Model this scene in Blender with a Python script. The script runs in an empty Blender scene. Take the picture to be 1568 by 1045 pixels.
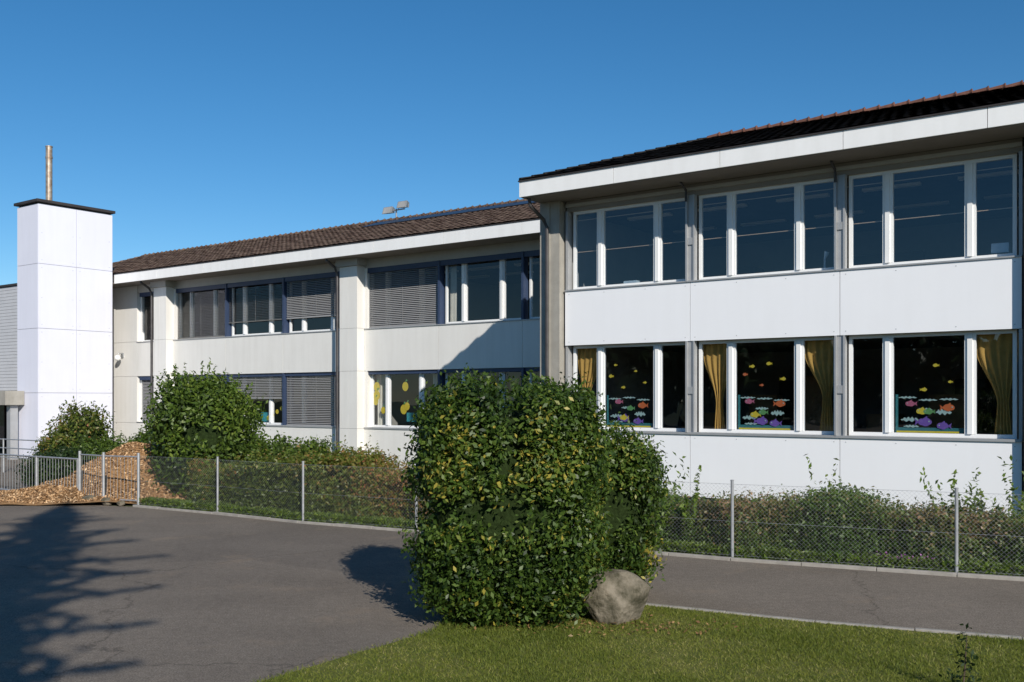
import bpy, bmesh, math, random
import numpy as np
from mathutils import Vector, Matrix
random.seed(7); rng=np.random.default_rng(7)
scene=bpy.context.scene
F=1524.0; CH=2.4
# ------------------------------------------------------------ materials
def newmat(name):
    m=bpy.data.materials.new(name); m.use_nodes=True
    nt=m.node_tree; nt.nodes.clear()
    out=nt.nodes.new('ShaderNodeOutputMaterial')
    return m,nt,out
def pbr(name,col,rough=.6,var=.12,scale=3.0,bump=0.0,bscale=60,metal=0.0,col2=None,stain=0.0,spec=.4,lo=.3,hi=.7):
    m,nt,out=newmat(name); N=nt.nodes; L=nt.links
    b=N.new('ShaderNodeBsdfPrincipled'); L.new(b.outputs[0],out.inputs[0])
    b.inputs['Roughness'].default_value=rough; b.inputs['Metallic'].default_value=metal
    b.inputs['Specular IOR Level'].default_value=spec
    tc=N.new('ShaderNodeTexCoord')
    n=N.new('ShaderNodeTexNoise'); n.inputs['Scale'].default_value=scale; n.inputs['Detail'].default_value=8; n.inputs['Roughness'].default_value=.65
    L.new(tc.outputs['Object'],n.inputs['Vector'])
    r=N.new('ShaderNodeValToRGB'); L.new(n.outputs['Fac'],r.inputs[0])
    c=np.array(col); c2=np.array(col2) if col2 is not None else c*(1+var)
    c1=c*(1-var) if col2 is None else c
    r.color_ramp.elements[0].position=lo; r.color_ramp.elements[1].position=hi
    r.color_ramp.elements[0].color=(*np.clip(c1,0,1),1); r.color_ramp.elements[1].color=(*np.clip(c2,0,1),1)
    last=r.outputs[0]
    if stain>0:
        mp=N.new('ShaderNodeMapping'); mp.inputs['Scale'].default_value=(4,4,.35); L.new(tc.outputs['Object'],mp.inputs[0])
        n2=N.new('ShaderNodeTexNoise'); n2.inputs['Scale'].default_value=1.2; n2.inputs['Detail'].default_value=5; L.new(mp.outputs[0],n2.inputs['Vector'])
        r2=N.new('ShaderNodeValToRGB'); L.new(n2.outputs['Fac'],r2.inputs[0])
        r2.color_ramp.elements[0].position=.25; r2.color_ramp.elements[1].position=.6
        r2.color_ramp.elements[0].color=(1-stain,1-stain*1.05,1-stain*1.15,1); r2.color_ramp.elements[1].color=(1,1,1,1)
        mx=N.new('ShaderNodeMixRGB'); mx.blend_type='MULTIPLY'; mx.inputs[0].default_value=1
        L.new(last,mx.inputs[1]); L.new(r2.outputs[0],mx.inputs[2]); last=mx.outputs[0]
    L.new(last,b.inputs['Base Color'])
    if bump>0:
        n3=N.new('ShaderNodeTexNoise'); n3.inputs['Scale'].default_value=bscale; n3.inputs['Detail'].default_value=4
        L.new(tc.outputs['Object'],n3.inputs['Vector'])
        bp=N.new('ShaderNodeBump'); bp.inputs['Strength'].default_value=bump; bp.inputs['Distance'].default_value=.02
        L.new(n3.outputs['Fac'],bp.inputs['Height']); L.new(bp.outputs[0],b.inputs['Normal'])
    return m
def leafmat(name,stops,transl=.3,rough=.45):
    m,nt,out=newmat(name); N=nt.nodes; L=nt.links
    at=N.new('ShaderNodeAttribute'); at.attribute_name='rnd'
    r=N.new('ShaderNodeValToRGB'); L.new(at.outputs['Fac'],r.inputs[0])
    e=r.color_ramp.elements
    while len(e)<len(stops): e.new(.5)
    for i,(p,c) in enumerate(stops):
        e[i].position=p; e[i].color=(*c,1)
    b=N.new('ShaderNodeBsdfPrincipled'); b.inputs['Roughness'].default_value=rough; b.inputs['Specular IOR Level'].default_value=.35
    L.new(r.outputs[0],b.inputs['Base Color'])
    if transl<=0:
        L.new(b.outputs[0],out.inputs[0]); return m
    t=N.new('ShaderNodeBsdfTranslucent')
    g=N.new('ShaderNodeMixRGB'); g.blend_type='MULTIPLY'; g.inputs[0].default_value=1; g.inputs[2].default_value=(1.3,1.3,.5,1)
    L.new(r.outputs[0],g.inputs[1]); L.new(g.outputs[0],t.inputs[0])
    mx=N.new('ShaderNodeMixShader'); mx.inputs[0].default_value=transl
    L.new(b.outputs[0],mx.inputs[1]); L.new(t.outputs[0],mx.inputs[2]); L.new(mx.outputs[0],out.inputs[0])
    return m
def glassmat(name,tint=(.5,.55,.58),k=1.0,base=.05):
    m,nt,out=newmat(name); N=nt.nodes; L=nt.links
    t=N.new('ShaderNodeBsdfTransparent'); t.inputs[0].default_value=(*tint,1)
    g=N.new('ShaderNodeBsdfGlossy'); g.inputs['Roughness'].default_value=.01; g.inputs[0].default_value=(.95,.97,1,1)
    f=N.new('ShaderNodeLayerWeight')          # facing = 1-|cos|, same from both sides of the pane
    pw=N.new('ShaderNodeMath'); pw.operation='POWER'; pw.inputs[1].default_value=4.0; L.new(f.outputs['Facing'],pw.inputs[0])
    mm=N.new('ShaderNodeMath'); mm.operation='MULTIPLY_ADD'; mm.inputs[1].default_value=k; mm.inputs[2].default_value=base; mm.use_clamp=True
    L.new(pw.outputs[0],mm.inputs[0])
    tc=N.new('ShaderNodeTexCoord'); n=N.new('ShaderNodeTexNoise'); n.inputs['Scale'].default_value=1.2; n.inputs['Detail'].default_value=1
    L.new(tc.outputs['Object'],n.inputs['Vector'])
    bp=N.new('ShaderNodeBump'); bp.inputs['Strength'].default_value=.12; bp.inputs['Distance'].default_value=.02
    L.new(n.outputs['Fac'],bp.inputs['Height']); L.new(bp.outputs[0],g.inputs['Normal'])
    mx=N.new('ShaderNodeMixShader'); L.new(mm.outputs[0],mx.inputs[0]); L.new(t.outputs[0],mx.inputs[1]); L.new(g.outputs[0],mx.inputs[2])
    L.new(mx.outputs[0],out.inputs[0]); return m

M_white=pbr('white_panel',(.86,.865,.885),.45,.012,.8,stain=.015)
M_whiteL=pbr('aged_white_panel',(.75,.735,.70),.6,.03,1.0,stain=.06)
M_fascia=pbr('white_fascia',(.86,.855,.84),.5,.02,1.2,stain=.05)
M_tower=pbr('tower_panel',(.74,.745,.84),.5,.02,.8,stain=.03)
M_frame=pbr('white_window_frame',(.82,.82,.81),.4,.02,2)
M_alu=pbr('aluminium',(.40,.405,.41),.45,.08,3,metal=.3)
M_galv=pbr('galvanised_steel',(.40,.41,.42),.45,.15,12,metal=.5)
M_dark=pbr('dark_joint',(.03,.03,.032),.8,.2)
M_conc=pbr('concrete',(.36,.34,.30),.85,.15,2.5,bump=.3,bscale=40,stain=.15)
M_soffit=pbr('soffit_board',(.20,.17,.145),.8,.1,2)
M_lintel=pbr('lintel',(.26,.24,.215),.6,.06,2)
M_lintel2=pbr('lintel_trim',(.42,.41,.38),.6,.06,2)
M_pipe=pbr('downpipe_metal',(.07,.065,.065),.45,.25,5,metal=.4)
M_navy=pbr('navy_box',(.035,.055,.11),.45,.1,4)
M_blind=pbr('blind_slat',(.29,.29,.295),.5,.06,3)
M_blind_d=pbr('blind_slat_dark',(.17,.165,.155),.5,.1,3)
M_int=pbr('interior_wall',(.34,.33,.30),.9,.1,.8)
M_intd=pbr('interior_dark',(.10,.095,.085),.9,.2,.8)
M_lampw=pbr('ceiling_fixture',(.75,.72,.6),.6,.02)
M_tileR=pbr('roof_tile_dark',(.026,.024,.023),.9,.35,8,bump=.4,bscale=30,spec=.1)
M_tileRd=pbr('ridge_tile_brown',(.17,.075,.05),.8,.4,5,bump=.3)
M_tileL=pbr('roof_tile_mossy',(.075,.042,.030),.9,.5,3.5,bump=.5,bscale=25,col2=(.21,.15,.11),spec=.2,lo=.38,hi=.66)
M_solar=pbr('solar_panel',(.025,.03,.045),.35,.1,4,spec=.4)
M_cap=pbr('dark_roof_edge',(.035,.03,.03),.7,.3)
M_rust=pbr('rusty_flue',(.24,.15,.09),.5,.3,6,metal=.5,col2=(.50,.45,.38))
M_siding=pbr('grey_siding',(.52,.52,.54),.5,.05,3)
M_curt=pbr('yellow_curtain',(.55,.32,.08),.9,.12,6)
M_glassR=glassmat('window_glass',(.78,.82,.86),1.0,.085)
M_glassL=glassmat('window_glass_clear',(.82,.84,.86),.9,.06)
M_trunk=pbr('bark',(.09,.065,.045),.9,.3,8,bump=.6)
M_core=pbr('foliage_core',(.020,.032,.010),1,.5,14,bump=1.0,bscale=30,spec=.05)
M_kerb=pbr('kerb_stone',(.30,.28,.25),.85,.2,6,bump=.2)
# ------------------------------------------------------------ geometry helpers
def empty(name,loc=(0,0,0),rot=0.0):
    e=bpy.data.objects.new(name,None); e.location=loc; e.rotation_euler=(0,0,rot)
    scene.collection.objects.link(e); return e
def mesh_obj(name,verts,faces,mat,parent=None,smooth=False):
    me=bpy.data.meshes.new(name); me.from_pydata(verts,[],faces); me.update()
    if mat: me.materials.append(mat)
    if smooth:
        for p in me.polygons: p.use_smooth=True
    o=bpy.data.objects.new(name,me); scene.collection.objects.link(o)
    if parent: o.parent=parent
    return o
class Part:
    def __init__(s,name,mat,parent=None): s.n=name; s.m=mat; s.p=parent; s.v=[]; s.f=[]
    def box(s,x0,x1,y0,y1,z0,z1):
        i=len(s.v)
        s.v+=[(x0,y0,z0),(x1,y0,z0),(x1,y1,z0),(x0,y1,z0),(x0,y0,z1),(x1,y0,z1),(x1,y1,z1),(x0,y1,z1)]
        s.f+=[(i,i+3,i+2,i+1),(i+4,i+5,i+6,i+7),(i,i+1,i+5,i+4),(i+1,i+2,i+6,i+5),(i+2,i+3,i+7,i+6),(i+3,i,i+4,i+7)]
    def poly(s,pts):
        i=len(s.v); s.v+=[tuple(p) for p in pts]; s.f.append(tuple(range(i,i+len(pts))))
    def tube(s,pts,r,n=8):
        pts=[Vector(p) for p in pts]; rings=[]
        for k,p in enumerate(pts):
            a=pts[max(k-1,0)]; b=pts[min(k+1,len(pts)-1)]; d=(b-a).normalized()
            up=Vector((0,0,1)) if abs(d.z)<.9 else Vector((1,0,0))
            x=d.cross(up).normalized(); y=d.cross(x).normalized()
            rr=r[k] if isinstance(r,(list,tuple)) else r
            i=len(s.v); rings.append(i)
            for j in range(n):
                t=2*math.pi*j/n; q=p+x*rr*math.cos(t)+y*rr*math.sin(t); s.v.append(tuple(q))
        for k in range(len(rings)-1):
            a,b=rings[k],rings[k+1]
            for j in range(n): s.f.append((a+j,a+(j+1)%n,b+(j+1)%n,b+j))
        s.f.append(tuple(rings[0]+j for j in range(n))); s.f.append(tuple(rings[-1]+j for j in reversed(range(n))))
    def make(s,bevel=0):
        if not s.v: return None
        o=mesh_obj(s.n,s.v,s.f,s.m,s.p)
        if bevel:
            b=o.modifiers.new('b','BEVEL'); b.width=bevel; b.segments=1; b.limit_method='ANGLE'
        return o
def quads(name,V,mat,rnd=None,parent=None,nv=4):
    n=len(V)//nv; me=bpy.data.meshes.new(name)
    me.vertices.add(n*nv); me.vertices.foreach_set('co',V.astype(np.float32).ravel())
    me.loops.add(n*nv); me.loops.foreach_set('vertex_index',np.arange(n*nv,dtype=np.int32))
    me.polygons.add(n); me.polygons.foreach_set('loop_start',np.arange(0,n*nv,nv,dtype=np.int32))
    me.polygons.foreach_set('loop_total',np.full(n,nv,dtype=np.int32))
    me.update(calc_edges=True); me.materials.append(mat)
    if rnd is not None:
        a=me.attributes.new('rnd','FLOAT','FACE'); a.data.foreach_set('value',np.clip(rnd,0,1).astype(np.float32))
    o=bpy.data.objects.new(name,me); scene.collection.objects.link(o)
    if parent: o.parent=parent
    return o
def leaves(C,nrm,size,aspect=.5,tilt=.9):
    n=len(C); nn=nrm+rng.normal(0,tilt,(n,3)); nn/=np.linalg.norm(nn,axis=1)[:,None]+1e-9
    a=rng.normal(0,1,(n,3)); a[:,2]+=.3; a-=nn*(a*nn).sum(1)[:,None]; a/=np.linalg.norm(a,axis=1)[:,None]+1e-9
    b=np.cross(nn,a); s=size*rng.uniform(.55,1.3,n)[:,None]
    V=np.empty((n,4,3)); V[:,0]=C-a*s*.5; V[:,1]=C+b*s*aspect*.5+nn*s*.08; V[:,2]=C+a*s*.5; V[:,3]=C-b*s*aspect*.5+nn*s*.08
    return V.reshape(-1,3)
class Foliage:
    def __init__(s): s.V=[]; s.R=[]
    def clumps(s,cen,nrm,per,sigma,size,rbase,rvar=.18,aspect=.5,tilt=.9):
        k=len(cen); C=np.repeat(cen,per,0)+rng.normal(0,sigma,(k*per,3)); Nn=np.repeat(nrm,per,0)
        C[:,2]=np.maximum(C[:,2],.02)
        rb=np.repeat(rbase if np.ndim(rbase) else np.full(k,rbase),per)+np.repeat(rng.normal(0,rvar*.6,k),per)+rng.normal(0,rvar,k*per)
        s.V.append(leaves(C,Nn,size,aspect,tilt)); s.R.append(rb)
    def shoots(s,base,dirs,length,nl,size,rbase):
        for b,d in zip(base,dirs):
            d=d/np.linalg.norm(d); t=np.linspace(0,1,nl)[:,None]; l=length*random.uniform(.5,1.2)
            C=b+d*t*l+rng.normal(0,.018,(nl,3)); s.V.append(leaves(C,np.tile(d,(nl,1)),size*.9,.45,1.0)); s.R.append(rbase+rng.normal(0,.12,nl))
    def make(s,name,mat,parent): return quads(name,np.concatenate(s.V),mat,np.concatenate(s.R),parent)
def lump(D,seed,amp=1,freqs=(2,4,7)):
    r=np.random.default_rng(seed); o=np.zeros(len(D))
    for f in freqs:
        for _ in range(3):
            w=r.normal(0,1,3)*f; o+=np.sin(D@w+r.uniform(0,6))/f
    return o*amp
def bush(name,loc,sx,sy,h,mat,seed,nclump=300,per=60,size=.05,sigma=.08,power=.7,amp=.12,shoots=40,shootlen=.3,coref=.78,stems=True,rb=.45,base=1.0,rl=.8,freqs=(2,4,7)):
    e=empty(name,loc)
    D=rng.normal(0,1,(nclump,3)); D/=np.linalg.norm(D,axis=1)[:,None]
    def shape(P,k):
        Q=np.sign(P)*np.abs(P)**power*k[:,None]*np.array([sx,sy,h*.5])+np.array([0,0,h*.5])
        f=base+(1-base)*np.clip(Q[:,2]/(h*.55),0,1)**.8; Q[:,0]*=f; Q[:,1]*=f; return Q
    k=(1+lump(D,seed,amp,freqs))*np.where(rng.random(nclump)<.82,rng.uniform(.86,1.02,nclump),rng.uniform(.6,.86,nclump))
    cen=shape(D,k); cen[:,2]=np.clip(cen[:,2],.05,None)
    fo=Foliage(); fo.clumps(cen,D,per,sigma,size,rb+.15*lump(D,seed+3,rl,(3,6,11)),.2)
    idx=np.where(D[:,2]>-.2)[0][:shoots]
    dd=D[idx]*.8+np.array([0,0,.9])
    fo.shoots(cen[idx],dd,shootlen,16,size,rb+.15)
    fo.make('leaves',mat,e)
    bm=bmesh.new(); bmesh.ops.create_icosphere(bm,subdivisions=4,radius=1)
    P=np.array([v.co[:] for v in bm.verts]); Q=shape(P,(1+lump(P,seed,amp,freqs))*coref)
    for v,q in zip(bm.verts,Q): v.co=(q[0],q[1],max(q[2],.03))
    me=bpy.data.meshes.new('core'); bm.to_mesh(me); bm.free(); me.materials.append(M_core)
    o=bpy.data.objects.new('light_block_core',me); scene.collection.objects.link(o); o.parent=e  # solid dark lump added inside the leaves to block light
    if stems:
        p=Part('stems',M_trunk,e)
        for i in range(9):
            a=random.uniform(0,6.28); r=random.uniform(.1,.4)
            p.tube([(r*.5*math.cos(a),r*.5*math.sin(a),0),(r*sx*math.cos(a),r*sy*math.sin(a),h*.4),(sx*.7*math.cos(a),sy*.7*math.sin(a),h*.8)],[.03,.02,.008],6)
        p.make()
    return e
ML_main=leafmat('privet_leaf',[(0,(.016,.034,.007)),(.35,(.036,.070,.011)),(.65,(.070,.122,.018)),(.90,(.13,.18,.03)),(1,(.36,.30,.05))])
ML_light=leafmat('light_leaf',[(0,(.035,.06,.012)),(.5,(.09,.15,.02)),(1,(.20,.25,.045))])
ML_dark=leafmat('dark_leaf',[(0,(.012,.025,.008)),(.5,(.03,.06,.015)),(1,(.07,.11,.03))])
ML_shade=leafmat('distant_leaf',[(0,(.012,.025,.008)),(.5,(.03,.06,.015)),(1,(.07,.11,.03))],0)
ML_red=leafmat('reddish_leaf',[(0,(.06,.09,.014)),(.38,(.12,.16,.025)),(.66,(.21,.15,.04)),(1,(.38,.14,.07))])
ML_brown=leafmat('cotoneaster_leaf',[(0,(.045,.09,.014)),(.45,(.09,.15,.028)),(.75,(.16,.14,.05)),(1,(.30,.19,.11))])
ML_grass=leafmat('grass_blade',[(0,(.075,.105,.014)),(.4,(.15,.185,.024)),(.75,(.24,.25,.045)),(1,(.42,.36,.16))],.35,.6)
# ============================================================ SCHOOL (local frame: x=u along facade, y=into building)
ANG=math.atan2(-1524,2064); ORG=(1.282,24.12,0)
def newb(name): return empty(name,ORG,ANG)
MW=3.33
def window_module(fr,gl,u0,v,z0,z1,lo=.12,hi=3.21):
    fr.box(u0+lo,u0+hi,v-.03,v+.05,z0,z0+.075); fr.box(u0+lo,u0+hi,v-.03,v+.05,z1-.07,z1)
    a,b=z0+.075,z1-.07
    for x0,x1,pr in ((lo,.19,.03),(.79,.99,.035),(2.31,2.51,.035),(3.14,hi,.03)):
        fr.box(u0+x0,u0+x1,v-pr,v+.05,a,b)
    for x0 in (.845,2.365): fr.box(u0+x0,u0+x0+.09,v-.065,v-.035,a,b)
    for x0,x1 in ((.19,.79),(.99,2.31),(2.51,3.14)):
        gl.poly([(u0+x0,v,a),(u0+x1,v,a),(u0+x1,v,b),(u0+x0,v,b)])
def tiles(name,mat,parent,u0,u1,v0,z0,v1,z1,hipL=0,hipR=0,tw=.24,rows=.34,arch=.5):
    L=math.hypot(v1-v0,z1-z0); dv=(v1-v0)/L; dz=(z1-z0)/L; nr=int(L/rows)+1; V=[]
    prof=[(0,0),(.25,.035),(.55,.04),(.8,.012),(1.0,0)]
    for r in range(nr):
        b0=r*rows; b1=min(b0+rows*1.12,L)
        if b1<=b0: continue
        t=(b0)/L; a0=u0+hipL*t; a1=u1-hipR*t
        n=int((a1-a0)/tw)
        for c in range(n):
            x=a0+c*tw; jit=random.uniform(-.006,.006)
            for (p0,h0),(p1,h1) in zip(prof[:-1],prof[1:]):
                q=[]
                for p,h,b,l in ((p0,h0,b0,.022),(p1,h1,b0,.022),(p1,h1,b1,.0),(p0,h0,b1,.0)):
                    hh=h*arch+l+jit; q.append((x+p*tw, v0+dv*b-dz*hh, z0+dz*b+dv*hh))
                V+=q
    return quads(name,np.array(V),mat,None,parent)
def roof(b,u0,u1,v0,z0,w,h,hipL,hipR,mat,ridgemat,capname,arch=.5,cap=1.0):
    vr=v0+w; zr=z0+h; v2=v0+2*w
    A=(u0,v0,z0);B=(u1,v0,z0);Cc=(u1,v2,z0);D=(u0,v2,z0);R1=(u0+hipL,vr,zr);R2=(u1-hipR,vr,zr)
    p=Part('roof_deck',mat,b); p.poly([A,B,R2,R1]); p.poly([B,Cc,R2]); p.poly([Cc,D,R1,R2]); p.poly([D,A,R1]); p.make()
    tiles('roof_tiles',mat,b,u0,u1,v0-.03,z0+.01,vr,zr+.01,hipL,hipR,arch=arch)
    rp=Part(capname,ridgemat,b)
    x=u0+hipL
    while x<u1-hipR:
        rp.tube([(x,vr,zr+.005),(x+.30,vr,zr+.02),(x+.36,vr,zr+.03)],[.065*cap,.08*cap,.10*cap],10); x+=.34
    rp.make()
    hp=Part('hip_tiles',mat,b)
    for a,r in ((A,R1),(B,R2),(D,R1)):
        a=Vector(a);r=Vector(r);L=(r-a).length;k=int(L/.34)
        for i in range(k):
            hp.tube([a.lerp(r,i/k)+Vector((0,0,.01)),a.lerp(r,(i+1.05)/k)+Vector((0,0,.0))],[.06,.045],8)
    hp.make()
# ---------------- right wing
R=newb('school_building')
zp0,zl0,zb0,zu0,zu1,zs,zf=.22,1.65,3.68,5.02,6.93,7.17,7.55
pan=Part('facade_panels',M_white,R); core=Part('wall_core',M_dark,R); fr=Part('window_frames',M_frame,R); gl=Part('window_glass',M_glassR,R)
pil=Part('mullion_posts',M_alu,R); con=Part('concrete_piers',M_conc,R); lin=Part('lintels',M_lintel,R); lin2=Part('lintel_trim',M_lintel2,R); bolts=Part('panel_bolts',M_alu,R); sill=Part('sills',M_alu,R)
bays=[0,MW,2*MW]; off2=3*MW+.75; bays2=[off2,off2+MW,off2+2*MW]
for u0 in bays+bays2:
    for z0,z1 in ((zp0,zl0-.05),(zb0,zu0-.03)):
        pan.box(u0+.007,u0+MW-.007,0,.04,z0,z1)
        for bx in (.12,1.1,2.2,MW-.12):
            for bz in (z0+.08,z1-.08): bolts.box(u0+bx-.008,u0+bx+.008,-.004,0,bz-.008,bz+.008)
    sill.box(u0,u0+MW,-.035,.17,zl0-.05,zl0); sill.box(u0,u0+MW,-.03,.17,zu0-.03,zu0)
    window_module(fr,gl,u0,.22,zl0,zb0); window_module(fr,gl,u0,.22,zu0,zu1)
for g in (0,off2):
    core.box(g,g+3*MW,.041,.16,zp0+.01,zl0-.051); core.box(g,g+3*MW,.041,.30,zb0+.001,zu0-.031)
    core.box(g,g+3*MW,.06,.35,0,zp0)
    lin.box(g,g+3*MW,.10,.34,zu1,zs); lin2.box(g,g+3*MW,.02,.099,zu1+.10,zu1+.17); lin.box(g,g+3*MW,.04,.099,zu1+.171,zs-.002)
    for i in range(4):
        u=g+i*MW
        for z0,z1 in ((zl0,zb0-.002),(zu0,zu1)):
            w0=-.06 if i>0 else .0; w1=.06 if i<3 else 0
            pil.box(u+w0-.0,u+w1+.001,.03,.24,z0,z1)
            if 0<i<3:
                pil.box(u-.10,u-.062,-.035,.15,z0-.02,z1); pil.box(u+.062,u+.10,.0,.15,z0,z1)
                pil.box(u-.055,u+.055,.0,.028,z0+(z1-z0)*.42,z0+(z1-z0)*.5)
for u in (-.63,3*MW+.06):
    con.box(u,u+.57+.0,-.15,.3,0,zs)
    con.box(u+.20,u+.30,-.17,-.151,0,zs)
pp=Part('downpipes',M_pipe,R)
for u in (-.36,3*MW+.36,):
    pp.tube([(u,-.25,0),(u,-.25,6.55),(u-.04,-.32,6.72),(u-.1,-.8,7.0),(u-.1,-.86,7.2)],.045,10)
for u in (MW,2*MW):
    pp.tube([(u-.08,-.04,zu1-.15),(u-.08,-.05,zu1+.1),(u-.08,-.3,zs)],.03,8)
pp.make()
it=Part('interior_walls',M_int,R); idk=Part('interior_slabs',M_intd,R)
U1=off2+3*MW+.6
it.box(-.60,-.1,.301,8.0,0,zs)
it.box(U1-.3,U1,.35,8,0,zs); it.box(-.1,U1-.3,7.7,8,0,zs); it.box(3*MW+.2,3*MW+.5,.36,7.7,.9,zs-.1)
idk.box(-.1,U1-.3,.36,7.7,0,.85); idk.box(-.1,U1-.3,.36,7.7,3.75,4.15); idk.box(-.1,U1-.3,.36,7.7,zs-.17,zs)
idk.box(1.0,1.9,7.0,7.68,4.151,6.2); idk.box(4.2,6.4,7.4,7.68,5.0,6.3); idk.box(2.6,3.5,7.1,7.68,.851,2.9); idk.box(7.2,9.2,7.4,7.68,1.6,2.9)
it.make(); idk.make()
lf=Part('ceiling_lights',M_lampw,R)
for k in range(5):
    for vv in (1.8,4.3): lf.box(.7+k*1.95,1.9+k*1.95,vv,vv+.15,zs-.26,zs-.2)
lf.make()
# desks, shelves and pinboards in the ground-floor rooms
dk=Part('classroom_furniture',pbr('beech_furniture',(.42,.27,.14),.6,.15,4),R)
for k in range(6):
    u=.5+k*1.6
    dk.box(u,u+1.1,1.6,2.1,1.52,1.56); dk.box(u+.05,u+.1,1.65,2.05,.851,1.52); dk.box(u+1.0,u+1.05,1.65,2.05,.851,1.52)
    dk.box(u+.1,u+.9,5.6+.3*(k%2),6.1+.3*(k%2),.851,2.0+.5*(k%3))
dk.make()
wr=Part('thin_rods',pbr('tan_rod',(.6,.42,.28),.5),R)  # two thin tan rods running behind the upper panes
for z in (5.95,6.72):
    wr.box(.12,3*MW-.1,.30,.315,z,z+.016)
wr.make()
sf=Part('soffit',M_soffit,R); sf.box(-.6,U1+.5,-.95,.02,zs,zs+.05); sf.make()
fa=Part('fascia',M_fascia,R)
x=-.6
for L_ in (2.55,)*8+(2.6,):
    fa.box(x+.006,x+L_-.006,-1.0,-.952,zs+.02,zf); x+=L_
fa.box(-.64,-.602,-1.0,8.9,zs+.02,zf)
fa.make()
fb=Part('fascia_backing',M_dark,R); fb.box(-.598,U1+.5,-.951,-.93,zs+.052,zf-.02); fb.make()
gt=Part('eave_strip',M_cap,R); gt.box(-.66,U1+.5,-1.03,-.9,zf+.001,zf+.03); gt.box(-.66,-.5,-.9,8.9,zf+.001,zf+.03); gt.make()
roof(R,-.62,U1+.6,-1.0,zf+.031,5.0,1.66,2.48,2.5,M_tileR,M_tileRd,'ridge_tiles',.12,1.05)
for p in (pan,core,fr,gl,pil,con,lin,lin2,bolts,sill): p.make()
def curtain(P,u0,u1,v,z0,z1,tie=None,tiez=.45,n=28,m=16):
    i0=len(P.v); c=(u0+u1)/2
    for j in range(m+1):
        t=j/m; z=z1+(z0-z1)*t
        if tie is not None:
            a=min(1,max(0,(t-.1)/(tiez+.1))); a=a*a*(3-2*a)
            k=1-.74*a+(.16*max(0,t-tiez-.2)/.35 if t>tiez+.2 else 0); cc=c+(tie-c)*a
        else: k=1;cc=c
        for i in range(n+1):
            s=i/n; P.v.append((cc+(s-.5)*(u1-u0)*k, v+.035*math.sin(s*30+math.sin(t*3))*(.5+.5*t), z))
    for j in range(m):
        for i in range(n):
            a=i0+j*(n+1)+i; P.f.append((a,a+1,a+n+2,a+n+1))
cu=Part('curtains',M_curt,R)
curtain(cu,.15,.85,.34,zl0+.05,zb0-.05,.38,.5)
curtain(cu,MW+.15,MW+.86,.34,zl0+.05,zb0-.05,MW+.55,.5)
curtain(cu,MW+2.45,MW+3.2,.34,zl0+.05,zb0-.05,MW+2.95,.45)
curtain(cu,2*MW+2.45,2*MW+3.25,.34,zl0+.05,zb0-.05,2*MW+2.95,.5)
o=cu.make()
for p in o.data.polygons: p.use_smooth=True
def flat(name,col): return pbr(name,col,.8,.1,6)
cols={'w':flat('paper_white',(.36,.50,.46)),'t':flat('paper_teal',(.03,.16,.17)),'o':flat('paper_orange',(.55,.13,.04)),'y':flat('paper_yellow',(.65,.50,.04)),'p':flat('paper_purple',(.17,.09,.36)),'k':flat('paper_pink',(.45,.12,.19)),'g':flat('paper_green',(.12,.30,.10)),'s':flat('paper_sky',(.2,.4,.6))}
PR={k:Part('paper_art_'+n,m,R) for (k,m),n in zip(cols.items(),['white','teal','orange','yellow','purple','pink','green','sky'])}
def fish(k,u,z,s,v=.244,fl=1):
    v+=random.uniform(0,.006)
    pts=[(u+fl*s*.5*math.cos(a),v,z+s*.30*math.sin(a)*(1+.12*math.sin(5*a+s*40))) for a in np.linspace(.25,2*math.pi-.25,18)]
    PR[k].poly(pts); PR[k].poly([(u+fl*s*.42,v+.001,z),(u+fl*s*.75,v+.001,z+s*.28),(u+fl*s*.66,v+.001,z),(u+fl*s*.75,v+.001,z-s*.28)])
    PR[k].poly([(u-s*.15,v+.001,z+s*.25),(u+s*.15,v+.001,z+s*.45),(u+s*.2,v+.001,z+s*.22)])
    PR['w'].poly([(u-fl*s*.3+.03*s*math.cos(a)*2,v-.004,z+.05*s+.06*s*math.sin(a)) for a in np.linspace(0,5.5,7)])
def cloud(u,z,w,h=.05):
    pts=[]; n=16
    for i in range(n+1): pts.append((u+w*i/n,.256,z+h*(1+.5*math.sin(i*1.9+u))*math.sin(math.pi*i/n)**.5))
    for i in range(n,-1,-1): pts.append((u+w*i/n,.256,z-h*(.6+.4*math.sin(i*1.3+u))*math.sin(math.pi*i/n)**.5))
    PR['w'].poly(pts)
for mi,u0 in enumerate(bays):
    a=u0+1.02; zb=zl0+.08
    PR['t'].box(a,u0+2.29,.265,.268,zb+.0,zb+.10); PR['t'].box(a,a+.05,.265,.268,zb+.1,zb+.75)
    PR['y'].box(a+.02,u0+2.2,.260,.263,zb,zb+.035)
    for q in range(3): cloud(a+.05+.38*q,zb+.66+.03*math.sin(q*2+mi),.36,.022)
    cloud(a+.1,zb+.25,.35,.045); cloud(a+.75,zb+.30+.05*mi,.3,.055); cloud(a+.4,zb+.45,.3,.03); cloud(a+.15,zb+.12,.3,.025)
    j=lambda:random.uniform(-.06,.06)
    fish('o',a+.95+j(),zb+.52+j(),.22,fl=random.choice((1,-1))); fish('p',a+.5+j(),zb+.20+j()/2,.26,fl=-1); fish('p',a+.85+j(),zb+.14,.22); fish('k',a+.30+j(),zb+.55+j(),.18); fish('g',a+.62+j(),zb+.40+j(),.18); fish('y',a+.45+j(),zb+.22+.1*mi,.2)
    for (du,dz) in ((.15,1.15),(.5,.95),(.75,1.35),(.3,1.45),(1.0,1.05)):
        if mi==2 and du<.4: continue
        fish(random.choice('yyyo'),a+du+j(),zb+dz+2*j(),random.uniform(.07,.12),fl=random.choice((1,-1)))
for p in PR.values(): p.make()
ob=Part('window_sill_items',pbr('pale_plastic',(.45,.55,.6),.5),R)
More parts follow.
